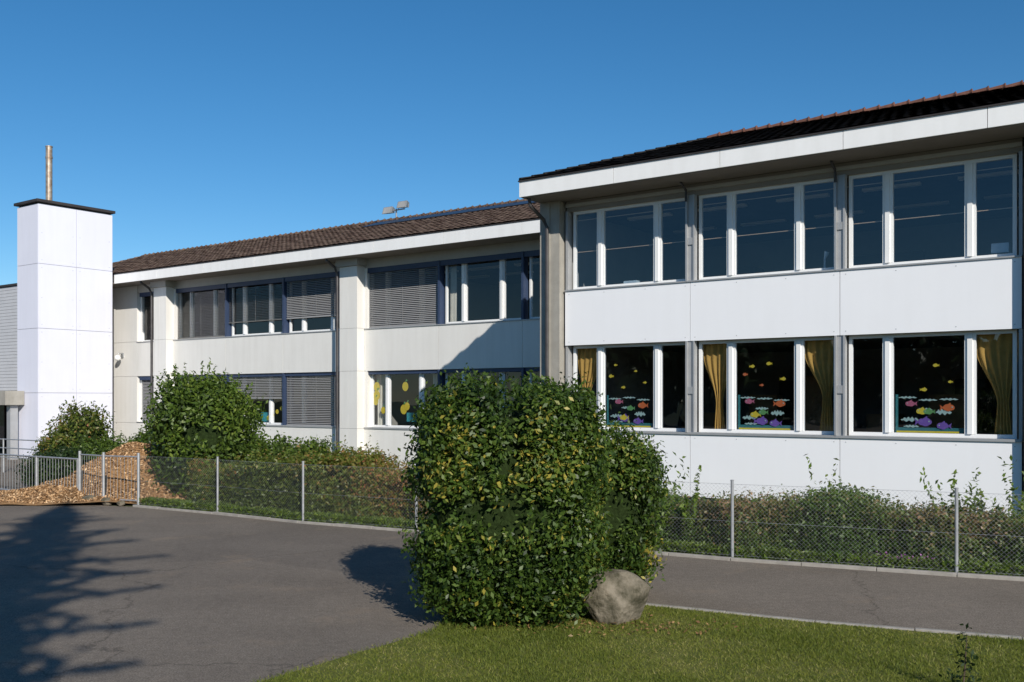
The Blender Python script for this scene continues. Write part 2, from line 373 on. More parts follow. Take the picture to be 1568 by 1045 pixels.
ob.box(2*MW+2.75,2*MW+3.05,.32,.5,zu0+.12,zu0+.30); ob.box(1.4,1.75,.4,.6,zu0+.05,zu0+.16); ob.tube([(MW+2.85,.5,zu0),(MW+2.85,.5,zu0+.3),(MW+2.9,.5,zu0+.45)],[.03,.02,.06],8); ob.make()
# ---------------- left wing
Lw=newb('school_building'); VL=4.24
zp0,zl0,zb0,zu0,zu1,zs,zf=.0,1.42,3.34,4.79,6.85,7.16,7.53
pan=Part('facade_panels',M_whiteL,Lw); core=Part('wall_core',M_dark,Lw); fr=Part('window_frames',M_frame,Lw); gl=Part('window_glass',M_glassL,Lw)
pil=Part('mullion_posts',M_navy,Lw); lin=Part('lintels',M_lintel2,Lw); sill=Part('sills',M_alu,Lw); nav=Part('blind_boxes',M_navy,Lw)
bl=Part('venetian_blinds',M_blind,Lw); bld=Part('venetian_blinds_open',M_blind_d,Lw); stk=Part('yellow_paper_lemons',cols['y'],Lw); stg=Part('green_paper_leaves',cols['g'],Lw)
def blind(P,u0,z1,z0,op=.045,th=.035):
    z=z1; 
    while z>z0:
        P.poly([(u0+.08,VL+.10,z-op),(u0+MW-.08,VL+.10,z-op),(u0+MW-.08,VL+.145,z),(u0+.08,VL+.145,z)])
        z-=.062
    P.box(u0+.08,u0+MW-.08,VL+.10,VL+.14,z0-.03,z0)
    for a in (.15,1.66,3.18): P.box(u0+a,u0+a+.012,VL+.095,VL+.099,z0,z1)
groups=[[-21.84,-18.51,-15.18],[-11.0,-7.67,-4.34]]
for g in groups:
    a,bq=g[0],g[0]+3*MW
    core.box(a,bq,VL+.041,VL+.30,zb0+.05,zu0-.031); core.box(a,bq,VL+.041,VL+.3,.01,zl0-.05)
    lin.box(a,bq,VL+.02,VL+.34,zu1+.0,zs)
    for u0 in g:
        pan.box(u0+.006,u0+MW-.006,VL,VL+.04,0,zl0-.05); pan.box(u0+.006,u0+MW-.006,VL,VL+.04,zb0,zu0-.03)
        sill.box(u0,u0+MW,VL-.035,VL+.17,zl0-.05,zl0); sill.box(u0,u0+MW,VL-.03,VL+.17,zu0-.03,zu0)
        window_module(fr,gl,u0,VL+.24,zl0,zb0); window_module(fr,gl,u0,VL+.24,zu0,zu1-.0)
        nav.box(u0+.05,u0+MW-.05,VL+.03,VL+.15,zu1-.17,zu1-.001); nav.box(u0+.05,u0+MW-.05,VL+.06,VL+.16,zb0-.12,zb0-.001)
    for i in range(4):
        u=a+i*MW
        for z0,z1 in ((zl0,zb0-.001),(zu0,zu1-.001)):
            if 0<i<3: pil.box(u-.042,u+.042,VL+.005,VL+.26,z0,z1)
            else: pan.box(u-(.05 if i else -.0),u+(.12 if i==0 else 0),VL+.01,VL+.28,z0,z1)
g1,g2=groups
blind(bld,g1[0],zu1-.17,zu0+.06,.014); blind(bld,g1[1],zu1-.17,zu0+.55,.013); blind(bl,g1[2],zu1-.17,zu0+.55)
blind(bl,g2[0],zu1-.17,zu0+.04)
blind(bl,g1[0],zb0-.14,zl0+.9,.03); blind(bl,g1[1],zb0-.14,zl0+1.0,.03); blind(bl,g1[2],zb0-.14,zl0+.02,.03)
for u0 in g2[:2]:
    for k in range(13):
        uu=u0+random.choice([random.uniform(.25,.7),random.uniform(1.1,2.2),random.uniform(2.6,3.05)]); zz=zl0+random.uniform(.25,1.5); r=random.uniform(.09,.16)
        stk.poly([(uu+r*math.cos(t),VL+.262+k*.001,zz+r*1.15*math.sin(t)) for t in np.linspace(0,6.0,12)])
        stg.poly([(uu,VL+.258,zz+r),(uu+r*.8,VL+.258,zz+r*1.5),(uu+r*.3,VL+.258,zz+r*1.8)])
for k in range(4):
    uu=g1[1]+2.2+.25*k; stk.poly([(uu+.09*math.cos(t),VL+.262+k*.001,zl0+.25+.12*k+.09*math.sin(t)) for t in np.linspace(0,6,10)])
stk.make(); stg.make()
tq=Part('classroom_items',pbr('turquoise_cards',(.05,.35,.4),.6),Lw); tq.box(g1[1]+1.5,g1[1]+2.0,VL+.5,VL+.6,zl0+.1,zl0+.45); tq.box(g2[0]+1.4,g2[0]+1.9,VL+.6,VL+.7,zl0+.2,zl0+.5); tq.box(g2[1]+1.2,g2[1]+1.8,VL+1.6,VL+1.7,zl0+.6,zl0+1.1); tq.make()
cw=Part('pale_curtains',pbr('pale_curtain',(.6,.58,.5),.9),Lw)
curtain(cw,g2[0]+.15,g2[0]+.7,VL+.45,zl0,zb0-.1); curtain(cw,g2[1]+.12,g2[1]+.4,VL+.45,zu0,zu1-.1); curtain(cw,g2[0]+2.7,g2[0]+3.2,VL+.45,zl0,zb0-.1); cw.make()
zz=[(0,zl0-.05),(zb0,zu0-.03)]
for z0,z1 in zz: pan.box(-24.4,-22.70,VL,VL+.04,z0,z1)
core.box(-24.4,-22.7,VL+.041,VL+.3,.01,zl0-.05); core.box(-24.4,-22.7,VL+.041,VL+.3,zb0+.05,zu0-.031)
lin.box(-24.4,-22.7,VL+.02,VL+.34,zu1,zs)
for z0,z1 in ((zl0,zb0),(zu0,zu1)):
    fr.box(-24.39,-24.28,VL+.15,VL+.28,z0,z1); fr.box(-24.279,-22.71,VL+.2,VL+.27,z0,z0+.07); fr.box(-23.4,-23.25,VL+.2,VL+.27,z0+.071,z1-.15)
    gl.poly([(-24.28,VL+.24,z0+.07),(-22.7,VL+.24,z0+.07),(-22.7,VL+.24,z1),(-24.28,VL+.24,z1)])
    nav.box(-24.27,-22.72,VL+.03,VL+.15,z1-.17,z1-.001); sill.box(-24.4,-22.7,VL-.03,VL+.15,z0-.03,z0)
z=zu1-.17
while z>zu0+.5: 
    bld.poly([(-24.2,VL+.1,z-.012),(-22.75,VL+.1,z-.012),(-22.75,VL+.145,z),(-24.2,VL+.145,z)]); z-=.062
z=zb0-.17
while z>zl0+.1: 
    bl.poly([(-24.2,VL+.1,z-.045),(-22.75,VL+.1,z-.045),(-22.75,VL+.145,z),(-24.2,VL+.145,z)]); z-=.062
for z0,z1 in ((0,1.37),(1.38,3.33),(3.34,4.79),(4.80,zs)): pan.box(-31.4,-24.41,VL-.0,VL+.3,z0,z1)
for u in (-11.85,-22.69):
    for z0,z1 in ((0,1.37),(1.378,3.33),(3.338,4.79),(4.798,zs-.25)):
        pan.box(u+.004,u+.42,VL-.35,VL+.3,z0,z1); pan.box(u+.426,u+.846,VL-.35,VL+.3,z0,z1)
    core.box(u+.02,u+.83,VL-.33,VL+.28,0,zs-.26); lin.box(u-.1,u+.95,VL-.45,VL+.019,zs-.24,zs-.001)
pp=Part('downpipes',M_pipe,Lw)
for u in (-11.93,-22.78):
    pp.tube([(u,VL-.38,0),(u,VL-.38,6.7),(u,VL-.5,6.9),(u,VL-.88,7.1),(u,VL-.88,7.3)],.05,10)
pp.make()
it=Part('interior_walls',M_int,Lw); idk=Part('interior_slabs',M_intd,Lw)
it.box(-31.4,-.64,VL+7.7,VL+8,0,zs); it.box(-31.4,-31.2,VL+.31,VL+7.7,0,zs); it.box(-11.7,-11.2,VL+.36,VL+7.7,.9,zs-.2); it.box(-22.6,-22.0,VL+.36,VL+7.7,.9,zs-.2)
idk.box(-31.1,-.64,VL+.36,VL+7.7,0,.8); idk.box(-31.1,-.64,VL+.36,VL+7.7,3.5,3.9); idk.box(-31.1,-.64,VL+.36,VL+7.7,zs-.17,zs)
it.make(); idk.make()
lf=Part('ceiling_lights',M_lampw,Lw)
for k in range(5):
    for vv in (1.2,2.8,4.6): lf.box(-10.7+k*2,-9.3+k*2,VL+vv,VL+vv+.2,zs-.26,zs-.19)
lf.make()
sf=Part('soffit',M_soffit,Lw); sf.box(-31.4,-.62,VL-.95,VL+.02,zs,zs+.05); sf.make()
fa=Part('fascia',M_fascia,Lw); x=-24.5
for i in range(8):
    L_=23.85/8; fa.box(x+.006,x+L_-.006,VL-1.0,VL-.952,zs,zf); x+=L_
fa.make()
gt=Part('eave_strip',M_cap,Lw); gt.box(-24.49,-.67,VL-1.02,VL-.9,zf+.001,zf+.03); gt.box(-31.4,-.67,VL-.951,VL-.93,zs+.06,zf); gt.make()
roof(Lw,-31.9,-.68,VL-1.0,zf+.032,5.0,1.76,1.7,.02,M_tileL,M_tileL,'ridge_tiles',.35)
sp=Part('solar_panels',M_solar,Lw)
sl=1.76/5
for k in range(7):
    u=-13.8+k*1.72
    for q0,q1 in ((3.7,4.5),):
        for (w0,w1) in ((u,u+1.66),):
            f=lambda w,q,hh:(w,VL-1+q-.33*hh,zf+.03+sl*q+.94*hh)
            pts=[f(w0,q0,.05),f(w1,q0,.05),f(w1,q1,.05),f(w0,q1,.05)]; pt2=[f(w0,q0,.07),f(w1,q0,.07),f(w1,q1,.07),f(w0,q1,.07)]
            i=len(sp.v); sp.v+=pts+pt2; sp.f+=[(i,i+3,i+2,i+1),(i+4,i+5,i+6,i+7),(i,i+1,i+5,i+4),(i+1,i+2,i+6,i+5),(i+2,i+3,i+7,i+6),(i+3,i,i+4,i+7)]
sp.make()
for p in (pan,core,fr,gl,pil,lin,sill,nav,bl,bld): p.make()
def P_on(x,D):
    t=(x-784)/F; return D*(.804*t-.594)/(.594*t+.804)+13.30
fl=newb('roof_floodlight'); uf=P_on(607,28.4); vr=VL+4.0; zr=zf+1.80
q=Part('mast',M_galv,fl); q.tube([(uf,vr,zr-.1),(uf,vr,zr+.42)],.03); q.tube([(uf-.45,vr,zr+.38),(uf+.45,vr,zr+.38)],.025); q.make()
q=Part('lamp_heads',pbr('lamp_housing',(.27,.28,.29),.5,.1,metal=.3),fl)
for du,tz in ((-.38,-.12),(.38,.02)):
    u=uf+du; i=len(q.v)
    for (dx,dy,dz) in ((-.24,-.16,-.12),(.24,-.16,-.12),(.24,-.06,.16),(-.24,-.06,.16),(-.13,.18,-.06),(.13,.18,-.06),(.13,.2,.12),(-.13,.2,.12)): q.v.append((u+dx,vr+dy,zr+.5+dz+tz))
    q.f+=[(i,i+1,i+2,i+3),(i+4,i+7,i+6,i+5),(i,i+4,i+5,i+1),(i+1,i+5,i+6,i+2),(i+2,i+6,i+7,i+3),(i+3,i+7,i+4,i)]
    q.tube([(u-.25,vr,zr+.40),(u-.27,vr,zr+.55+tz)],.014,6); q.tube([(u+.25,vr,zr+.40),(u+.27,vr,zr+.55+tz)],.014,6)
q.make(.01)
q=Part('lamp_lenses',pbr('lamp_lens',(.35,.35,.34),.2),fl)
for du,tz in ((-.38,-.12),(.38,.02)):
    u=uf+du; q.poly([(u-.2,vr-.157,zr+.40+tz),(u+.2,vr-.157,zr+.40+tz),(u+.2,vr-.075,zr+.64+tz),(u-.2,vr-.075,zr+.64+tz)])
q.make()
# ---------------- chimney tower
T=newb('chimney_tower'); tu1=-24.5; tv1=VL-1.07; tv0=VL-4.22; tu0=tu1-1.59; TZ=10.1; tm=(tv0+tv1)/2
q=Part('cladding_panels',M_tower,T)
zl=[0,.10,2.62,5.14,7.66,TZ-.12]
for z0,z1 in zip(zl[:-1],zl[1:]):
    q.box(tu0,tu1-.031,tv0,tv0+.03,z0+.008,z1-.008)
    for a,bq in ((tv0,tm-.005),(tm+.005,tv1)): q.box(tu1-.03,tu1,a+.004,bq-.004,z0+.008,z1-.008)
    q.box(tu0,tu0+.03,tv0+.032,tv1,z0+.008,z1-.008); q.box(tu0+.032,tu1-.032,tv1-.03,tv1,z0+.008,z1-.008)
q.make()
q=Part('tower_core',M_alu,T); q.box(tu0+.031,tu1-.031,tv0+.031,tv1-.031,0,TZ-.1); q.make()
q=Part('roof_cap',M_cap,T)
q.box(tu0-.10,tu1+.10,tv0-.10,tv1+.08,TZ-.05,TZ+.06); q.box(tu0+.05,tu1-.05,tv0+.05,tv1-.05,TZ-.13,TZ-.051)
q.make(.01)
q=Part('flue_pipe',M_rust,T); cx,cy=tu0+1.02,tv0+.75
q.tube([(cx,cy,TZ),(cx,cy,TZ+.12),(cx,cy,TZ+.14),(cx,cy,TZ+2.3)],[.19,.17,.125,.125],16)
q.tube([(cx,cy,TZ+1.85),(cx,cy,TZ+1.93)],.14,16); q.tube([(cx,cy,TZ+2.3),(cx,cy,TZ+2.34)],.14,16); q.make()
q=Part('bolts',M_alu,T)
for z in zl[1:-1]:
    for dz in (-.15,.15,1.2):
        for v in (tv0+.15,tm-.15,tm+.15,tv1-.15): q.box(tu1,tu1+.004,v-.012,v+.012,z+dz-.012,z+dz+.012)
q.make()
W=newb('wall_lamp'); q=Part('bracket',M_galv,W); q.box(-25.5,-25.36,VL-.05,VL-.001,4.15,4.35); q.tube([(-25.43,VL-.05,4.3),(-25.43,VL-.2,4.35),(-25.43,VL-.25,4.25)],.02); q.make()
bm=bmesh.new(); bmesh.ops.create_uvsphere(bm,u_segments=16,v_segments=10,radius=.13); me=bpy.data.meshes.new('globe'); bm.to_mesh(me); bm.free(); me.materials.append(M_frame)
o=bpy.data.objects.new('globe',me); o.location=(-25.43,VL-.26,4.13); o.parent=W; scene.collection.objects.link(o)
# ---------------- entrance hall left
E=newb('entrance_hall'); ve=1.84; eu1=tu0-.01; eu0=eu1-16
q=Part('siding',M_siding,E)
z=2.75
while z<7.2: 
    q.box(eu0,eu1,ve+.0,ve+.05,z,z+.13); z+=.142
q.make()
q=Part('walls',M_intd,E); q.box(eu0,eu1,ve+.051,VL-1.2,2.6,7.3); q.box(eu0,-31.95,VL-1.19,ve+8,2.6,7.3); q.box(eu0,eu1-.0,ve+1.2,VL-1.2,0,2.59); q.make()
q=Part('parapet_cap',M_cap,E); q.box(eu0,eu1-.0,ve-.06,VL-1.1,7.31,7.40); q.make()
q=Part('canopy',M_conc,E); q.box(eu0,tu1-1.0,-.75,tv0-.02,2.14,2.70); q.box(eu0,eu1,tv0-.019,ve-.001,2.14,2.70); q.make(.01)
q=Part('columns',M_alu,E)
for u in (eu1+.25,eu1-5,eu1-10): q.box(u-.14,u+.14,-.45,-.15,0,2.13)
q.make()
q=Part('doors',M_cap,E); 
for k in range(6): q.box(eu1-1.0-k*1.1,eu1-.93-k*1.1,ve+.9,ve+1,0,2.5)
q.box(eu0,eu1,ve+.9,ve+1,2.3,2.59); q.make()
q=Part('door_glass',M_glassR,E); q.poly([(eu0,ve+.95,0),(eu1,ve+.95,0),(eu1,ve+.95,2.3),(eu0,ve+.95,2.3)]); q.make()
q=Part('red_door_leaf',pbr('red_paint',(.35,.03,.03),.5),E); q.box(eu1-1.5,eu1-1.2,ve+.7,ve+.75,.0,2.1); q.box(eu1-2.9,eu1-2.3,ve+.6,ve+.7,.3,1.3); q.make()
# ============================================================ GROUND
def sheet(name,pts,z,mat,thick=0):
    bm=bmesh.new(); vs=[bm.verts.new((p[0],p[1],z)) for p in pts]; f=bm.faces.new(vs)
    bm.normal_update()
    if bm.faces[:][0].normal.z<0: bmesh.ops.reverse_faces(bm,faces=bm.faces[:])
    bmesh.ops.triangulate(bm,faces=bm.faces[:])
    me=bpy.data.meshes.new(name); bm.to_mesh(me); bm.free(); me.materials.append(mat)
    o=bpy.data.objects.new(name,me); scene.collection.objects.link(o); return o
M_grd=pbr('meadow_ground',(.05,.075,.02),.95,.3,1.5,col2=(.10,.10,.045),bump=.3)
M_lawn=pbr('lawn_soil',(.075,.10,.02),.95,.3,3,col2=(.16,.16,.05),bump=.5,bscale=50,spec=.1)
def asphalt():
    m,nt,out=newmat('asphalt'); N=nt.nodes; L=nt.links
    b=N.new('ShaderNodeBsdfPrincipled'); L.new(b.outputs[0],out.inputs[0]); b.inputs['Roughness'].default_value=.9; b.inputs['Specular IOR Level'].default_value=.2
    tc=N.new('ShaderNodeTexCoord')
    def noise(s,d,r=.6):
        n=N.new('ShaderNodeTexNoise'); n.inputs['Scale'].default_value=s; n.inputs['Detail'].default_value=d; n.inputs['Roughness'].default_value=r; L.new(tc.outputs['Object'],n.inputs['Vector']); return n
    def ramp(src,p0,c0,p1,c1):
        r=N.new('ShaderNodeValToRGB'); L.new(src,r.inputs[0]); e=r.color_ramp.elements; e[0].position=p0; e[0].color=(*c0,1); e[1].position=p1; e[1].color=(*c1,1); return r
    def mul(a,c):
        x=N.new('ShaderNodeMixRGB'); x.blend_type='MULTIPLY'; x.inputs[0].default_value=1; L.new(a,x.inputs[1]); L.new(c,x.inputs[2]); return x.outputs[0]
    n1=noise(.35,8,.7); r1=ramp(n1.outputs['Fac'],.3,(.165,.142,.118),.72,(.245,.212,.176))
    n2=noise(60,4,.8); r2=ramp(n2.outputs['Fac'],.38,(.5,.5,.5),.64,(1.45,1.43,1.4))
    n5=noise(11,6,.85); r5=ramp(n5.outputs['Fac'],.3,(.70,.70,.70),.7,(1.2,1.2,1.2))
    c=mul(mul(r1.outputs[0],r2.outputs[0]),r5.outputs[0])
    nd=noise(1.3,4); va=N.new('ShaderNodeMixRGB'); va.blend_type='ADD'; va.inputs[0].default_value=.9; L.new(tc.outputs['Object'],va.inputs[1]); L.new(nd.outputs['Color'],va.inputs[2])
    v=N.new('ShaderNodeTexVoronoi'); v.feature='DISTANCE_TO_EDGE'; v.inputs['Scale'].default_value=.17; L.new(va.outputs[0],v.inputs['Vector'])
    r3=ramp(v.outputs['Distance'],.001,(.62,.62,.62),.004,(1,1,1)); c=mul(c,r3.outputs[0])
    mp=N.new('ShaderNodeMapping'); mp.inputs['Rotation'].default_value=(0,0,.6); L.new(tc.outputs['Object'],mp.inputs[0])
    v2=N.new('ShaderNodeTexVoronoi'); v2.distance='CHEBYCHEV'; v2.inputs['Scale'].default_value=.16; L.new(mp.outputs[0],v2.inputs['Vector'])
    sx_=N.new('ShaderNodeSeparateColor'); L.new(v2.outputs['Color'],sx_.inputs[0]); r6=ramp(sx_.outputs[0],.2,(.88,.88,.89),.75,(1.04,1.03,1.02)); c=mul(c,r6.outputs[0])
    n4=noise(.9,8,.7); r4=ramp(n4.outputs['Fac'],.56,(0,0,0),.74,(.6,.6,.6))
    m3=N.new('ShaderNodeMixRGB'); L.new(r4.outputs[0],m3.inputs[0]); L.new(c,m3.inputs[1]); m3.inputs[2].default_value=(.29,.22,.155,1)
    L.new(m3.outputs[0],b.inputs['Base Color'])
    bp=N.new('ShaderNodeBump'); bp.inputs['Strength'].default_value=.7; bp.inputs['Distance'].default_value=.01; L.new(n2.outputs['Fac'],bp.inputs['Height']); L.new(bp.outputs[0],b.inputs['Normal'])
    return m
M_asph=asphalt()
sheet('ground',[(-600,-600),(600,-600),(600,900),(-600,900)],-.004,M_grd)
fence=[(14.4,9.9),(11.6,11.1),(8.85,12.3),(6.05,13.55),(3.29,14.87),(.78,16.35),(-1.73,18.0),(-4.05,19.3),(-6.15,20.8),(-8.33,22.2)]
gate=[(-8.33,22.2),(-9.25,22.55),(-10.05,23.15)]
asph=[(24,5.6)]+[(x-.06,y-.14) for x,y in fence]+[(-9.3,22.4),(-10.1,22.9),(-11,26),(-13,31),(-24,45),(-70,60),(-70,-40),(50,-40),(50,-6)]
sheet('asphalt_road',asph,.0,M_asph)
lawn=[(14,6.2),(9,8.2),(5.06,9.83),(3.24,10.6),(1.52,11.5),(.6,12.0),(-.1,11.95),(-.55,11.3),(-.83,10.2),(-1.49,9.3),(-2.12,8.4),(-3.2,6.5),(-5,2),(-8,-12),(14,-12)]
sheet('lawn',lawn,.012,M_lawn)
def kerb(name,pts,w,h,mat):
    p=Part(name,mat); pts=[Vector((x,y)) for x,y in pts]
    for a,b in zip(pts[:-1],pts[1:]):
        d=(b-a); L=d.length; d.normalize(); n=Vector((-d.y,d.x)); k=max(1,round(L/1.0))
        for i in range(k):
            s=a+d*(L*i/k+.004); e=a+d*(L*(i+1)/k-.004); j=len(p.v); hh=h+random.uniform(-.006,.006)
            for z in (-.02,hh):
                for q in (s-n*w/2,e-n*w/2,e+n*w/2,s+n*w/2): p.v.append((q.x,q.y,z))
            p.f+=[(j,j+3,j+2,j+1),(j+4,j+5,j+6,j+7),(j,j+1,j+5,j+4),(j+1,j+2,j+6,j+5),(j+2,j+3,j+7,j+6),(j+3,j,j+4,j+7)]
    return p.make(.006)
kerb('kerb',[(x-.05,y-.12) for x,y in fence],.09,.045,M_kerb)
kerb('kerb',[(14,6.25),(9,8.25),(5.06,9.88),(3.24,10.65),(1.52,11.55),(.6,12.05)],.07,.03,M_kerb)
def inpoly(P,poly):
    x,y=P[:,0],P[:,1]; c=np.zeros(len(P),bool); n=len(poly)
    for i in range(n):
        x1,y1=poly[i]; x2,y2=poly[(i+1)%n]
        cond=((y1>y)!=(y2>y))&(x<(x2-x1)*(y-y1)/((y2-y1)+1e-12)+x1); c^=cond
    return c
n=380000; P=np.stack([rng.uniform(-3.2,8.5,n),rng.uniform(6.8,12.3,n)],1)
P2=P+rng.normal(0,.05,P.shape); P=P2[inpoly(P,lawn)]
Dp=np.c_[P,np.zeros(len(P))]; pn=lump(Dp,77,.35,(1.2,2.6,5.5,11))
keep=rng.random(len(P))<np.clip(.75-.35*pn,.25,1); P=P[keep]; pn=pn[keep]
n=len(P); hgt=rng.uniform(.012,.035,n)*(1-.5*np.clip(pn,-1,1)); a=rng.uniform(0,6.28,n); w=.0042
B=np.zeros((n,3,3)); lean=rng.normal(0,.022,(n,2))
B[:,0]=np.c_[P[:,0]-w*np.cos(a),P[:,1]-w*np.sin(a),np.full(n,.01)]; B[:,1]=np.c_[P[:,0]+w*np.cos(a),P[:,1]+w*np.sin(a),np.full(n,.01)]
B[:,2]=np.c_[P+lean,.012+hgt]
quads('grass',B.reshape(-1,3),ML_grass,.42+pn*.38+rng.normal(0,.20,n),None,3)
n=330; C=np.c_[rng.normal(1.0,.75,n),rng.normal(10.35,.25,n),rng.uniform(.03,.045,n)]
C=C[inpoly(C[:,:2],lawn)]
quads('fallen_leaves',leaves(C,np.tile([0,0,1.],(len(C),1)),.045,.5,.35),leafmat('dry_leaf',[(0,(.14,.07,.03)),(1,(.30,.19,.08))],.1),rng.random(len(C)))
# ============================================================ FENCE
FN=empty('chain_link_fence'); q=Part('posts',M_galv,FN); qc=Part('wire_mesh',M_galv,FN); FH=1.13
for x,y in fence: q.tube([(x,y,0),(x,y,FH+.04)],.024,10); q.tube([(x,y,FH+.04),(x,y,FH+.055)],.028,10)
for (x0,y0),(x1,y1) in zip(fence[:-1],fence[1:]):
    L=math.hypot(x1-x0,y1-y0); dx,dy=(x1-x0)/L,(y1-y0)/L
    for z in (.06,FH*.5,FH-.01): q.tube([(x0,y0,z),(x1,y1,z)],.0022,4)
    s=.062; k=-int(FH/s)
    while k*s<L:
        for sg in (1,-1):
            a=k*s if sg>0 else k*s+FH; b=a+sg*FH; za,zb=.04,FH-.01
            lo=max(0,min(a,b)); hi=min(L,max(a,b))
            if hi-lo>.02:
                f=lambda u: za+(zb-za)*((u-a)/(b-a))
                qc.tube([(x0+dx*lo,y0+dy*lo,f(lo)),(x0+dx*hi,y0+dy*hi,f(hi))],.0010,3)
        k+=1
q.make(); qc.make()
GT=empty('metal_gate'); q=Part('frame',M_galv,GT)
for x,y in gate: q.tube([(x,y,0),(x,y,1.18)],.035,8)
for (xa,ya),(xb,yb) in ((gate[0],gate[1]),(gate[1],gate[2])):
    for z in (.12,1.1): q.tube([(xa,ya,z),(xb,yb,z)],.018,6)
    for t in np.linspace(0.1,.9,9): q.tube([(xa+(xb-xa)*t,ya+(yb-ya)*t,.12),(xa+(xb-xa)*t,ya+(yb-ya)*t,1.1)],.005,5)
q.make()
RL=empty('metal_railing'); q=Part('rails',M_galv,RL)
ra=[(-10.15,23.3),(-11.6,24.3),(-13.1,25.35),(-14.6,26.4),(-16.1,27.45)]
for x,y in ra: q.tube([(x,y,0),(x,y,1.0)],.028,8)
for (xa,ya),(xb,yb) in zip(ra[:-1],ra[1:]):
    for z in (.1,.98): q.tube([(xa,ya,z),(xb,yb,z)],.022,6)
    for t in np.linspace(.04,.96,14): q.tube([(xa+(xb-xa)*t,ya+(yb-ya)*t,.1),(xa+(xb-xa)*t,ya+(yb-ya)*t,.98)],.007,4)
q.make()
RL=empty('metal_railing'); q=Part('rails',M_galv,RL)
ra=[(-12.5,29.5),(-14.5,30.9),(-16.5,32.3),(-18.5,33.7)]
for x,y in ra: q.tube([(x,y,0),(x,y,1.1)],.025,8)
for (xa,ya),(xb,yb) in zip(ra[:-1],ra[1:]):
    for z in (.5,.8,1.08): q.tube([(xa,ya,z),(xb,yb,z)],.02,6)
q.make()
# ============================================================ woodchip pile
WC=empty('woodchip_pile',(-9.2,24.5,0))
M_chip=leafmat('woodchips',[(0,(.20,.11,.05)),(.5,(.42,.25,.12)),(1,(.66,.46,.27))],.0,.9)
wl=lambda x,y:lump(np.c_[np.ravel(x),np.ravel(y),np.zeros(np.size(x))],5,.10,(1.5,3,6)).reshape(np.shape(x))
def hz(x,y): return (1.12+wl(x,y))*np.exp(-((x/2.1)**2+(y/1.4)**2)*.9)+.4*wl(x,y)-.06
gx,gy=np.meshgrid(np.linspace(-3.4,3.4,50),np.linspace(-2.3,2.5,40)); gz=hz(gx,gy)
vs=[(a,b,c) for a,b,c in zip(gx.ravel(),gy.ravel(),gz.ravel())]; fs=[(j*50+i,j*50+i+1,(j+1)*50+i+1,(j+1)*50+i) for j in range(39) for i in range(49)]
mesh_obj('mound',vs,fs,pbr('chip_base',(.28,.16,.07),.95,.3,15,bump=.8),WC,True)
n=22000; C=np.c_[rng.uniform(-3.3,3.3,n),rng.uniform(-2.2,2.2,n),np.zeros(n)]; C[:,2]=hz(C[:,0],C[:,1])+rng.uniform(0,.03,n); C=C[C[:,2]>.0]
quads('chips',leaves(C,np.tile([0,0,1.],(len(C),1)),.085,.45,.8),M_chip,rng.random(len(C)),WC)
def rock(name,loc,sx,sy,sz,seed,mat,sub=5):
    bm=bmesh.new(); bmesh.ops.create_icosphere(bm,subdivisions=sub,radius=1)
    P=np.array([v.co[:] for v in bm.verts]); r=np.random.default_rng(seed)
    for _ in range(9):
        nrm=r.normal(0,1,3); nrm/=np.linalg.norm(nrm); d=P@nrm; c=r.uniform(.55,.8); P-=np.where(d>c,(d-c)*.85,0)[:,None]*nrm
    P*=(1+lump(P,seed,.05,(5,9,16)))[:,None]
    for v,p in zip(bm.verts,P): v.co=(p[0]*sx,p[1]*sy,max(p[2]*sz+sz*.66,-.02))
    me=bpy.data.meshes.new(name); bm.to_mesh(me); bm.free(); me.materials.append(mat)
    for p in me.polygons: p.use_smooth=True
    o=bpy.data.objects.new(name,me); o.location=loc; scene.collection.objects.link(o); return o
M_rock=pbr('boulder_stone',(.06,.055,.035),.95,.3,5,bump=1.0,bscale=22,col2=(.22,.19,.145),spec=.15,lo=.38,hi=.62)
rock('boulder',(1.10,10.75,-.02),.42,.34,.35,12,M_rock)
rock('stone',(-9.1,22.35,-.0),.14,.12,.11,8,M_rock,3); rock('stone',(-9.6,22.6,-.0),.18,.14,.13,9,M_rock,3); rock('stone',(-8.7,22.15,-.0),.11,.1,.08,10,M_rock,3)
# ============================================================ PLANTS
bush('privet_bush',(-.03,10.95,0),.99,.90,2.50,ML_main,18,nclump=1600,per=50,size=.066,sigma=.078,power=.56,amp=.085,shoots=300,shootlen=.26,coref=.78,base=.86,rl=2.2,rb=.42,freqs=(4,7,11))
bush('privet_bush',(1.14,12.15,0),.62,.55,1.98,ML_main,21,nclump=600,per=46,size=.064,sigma=.08,power=.62,amp=.10,shoots=140,shootlen=.26,rb=.58,base=.72,rl=2,freqs=(4,7,11))
bush('hazel_shrub',(-7.40,23.6,0),1.08,1.05,2.85,ML_light,31,nclump=520,per=44,size=.12,sigma=.13,power=.85,amp=.17,shoots=140,shootlen=.55,rb=.40,rl=2)
for i,(x,y,s,h,m) in enumerate([(-6.2,25.2,.9,1.35,ML_light),(-5.4,25.6,.8,1.25,ML_light),(-12.7,29.6,.65,2.1,ML_red),(-13.7,30.4,.6,1.45,ML_red),(-11.9,28.6,.7,1.1,ML_light),(-10.8,28.2,.9,1.15,ML_light),(-9.9,27.8,.8,1.0,ML_dark),(-12.6,27.8,.8,.9,ML_dark),(-11.2,31.5,1.0,1.3,ML_light)]):
    bush('garden_shrub',(x,y,0),s,s,h,m,40+i,nclump=170,per=38,size=.10,sigma=.12,power=.85,amp=.18,shoots=40,shootlen=.35,stems=False,rb=.3)
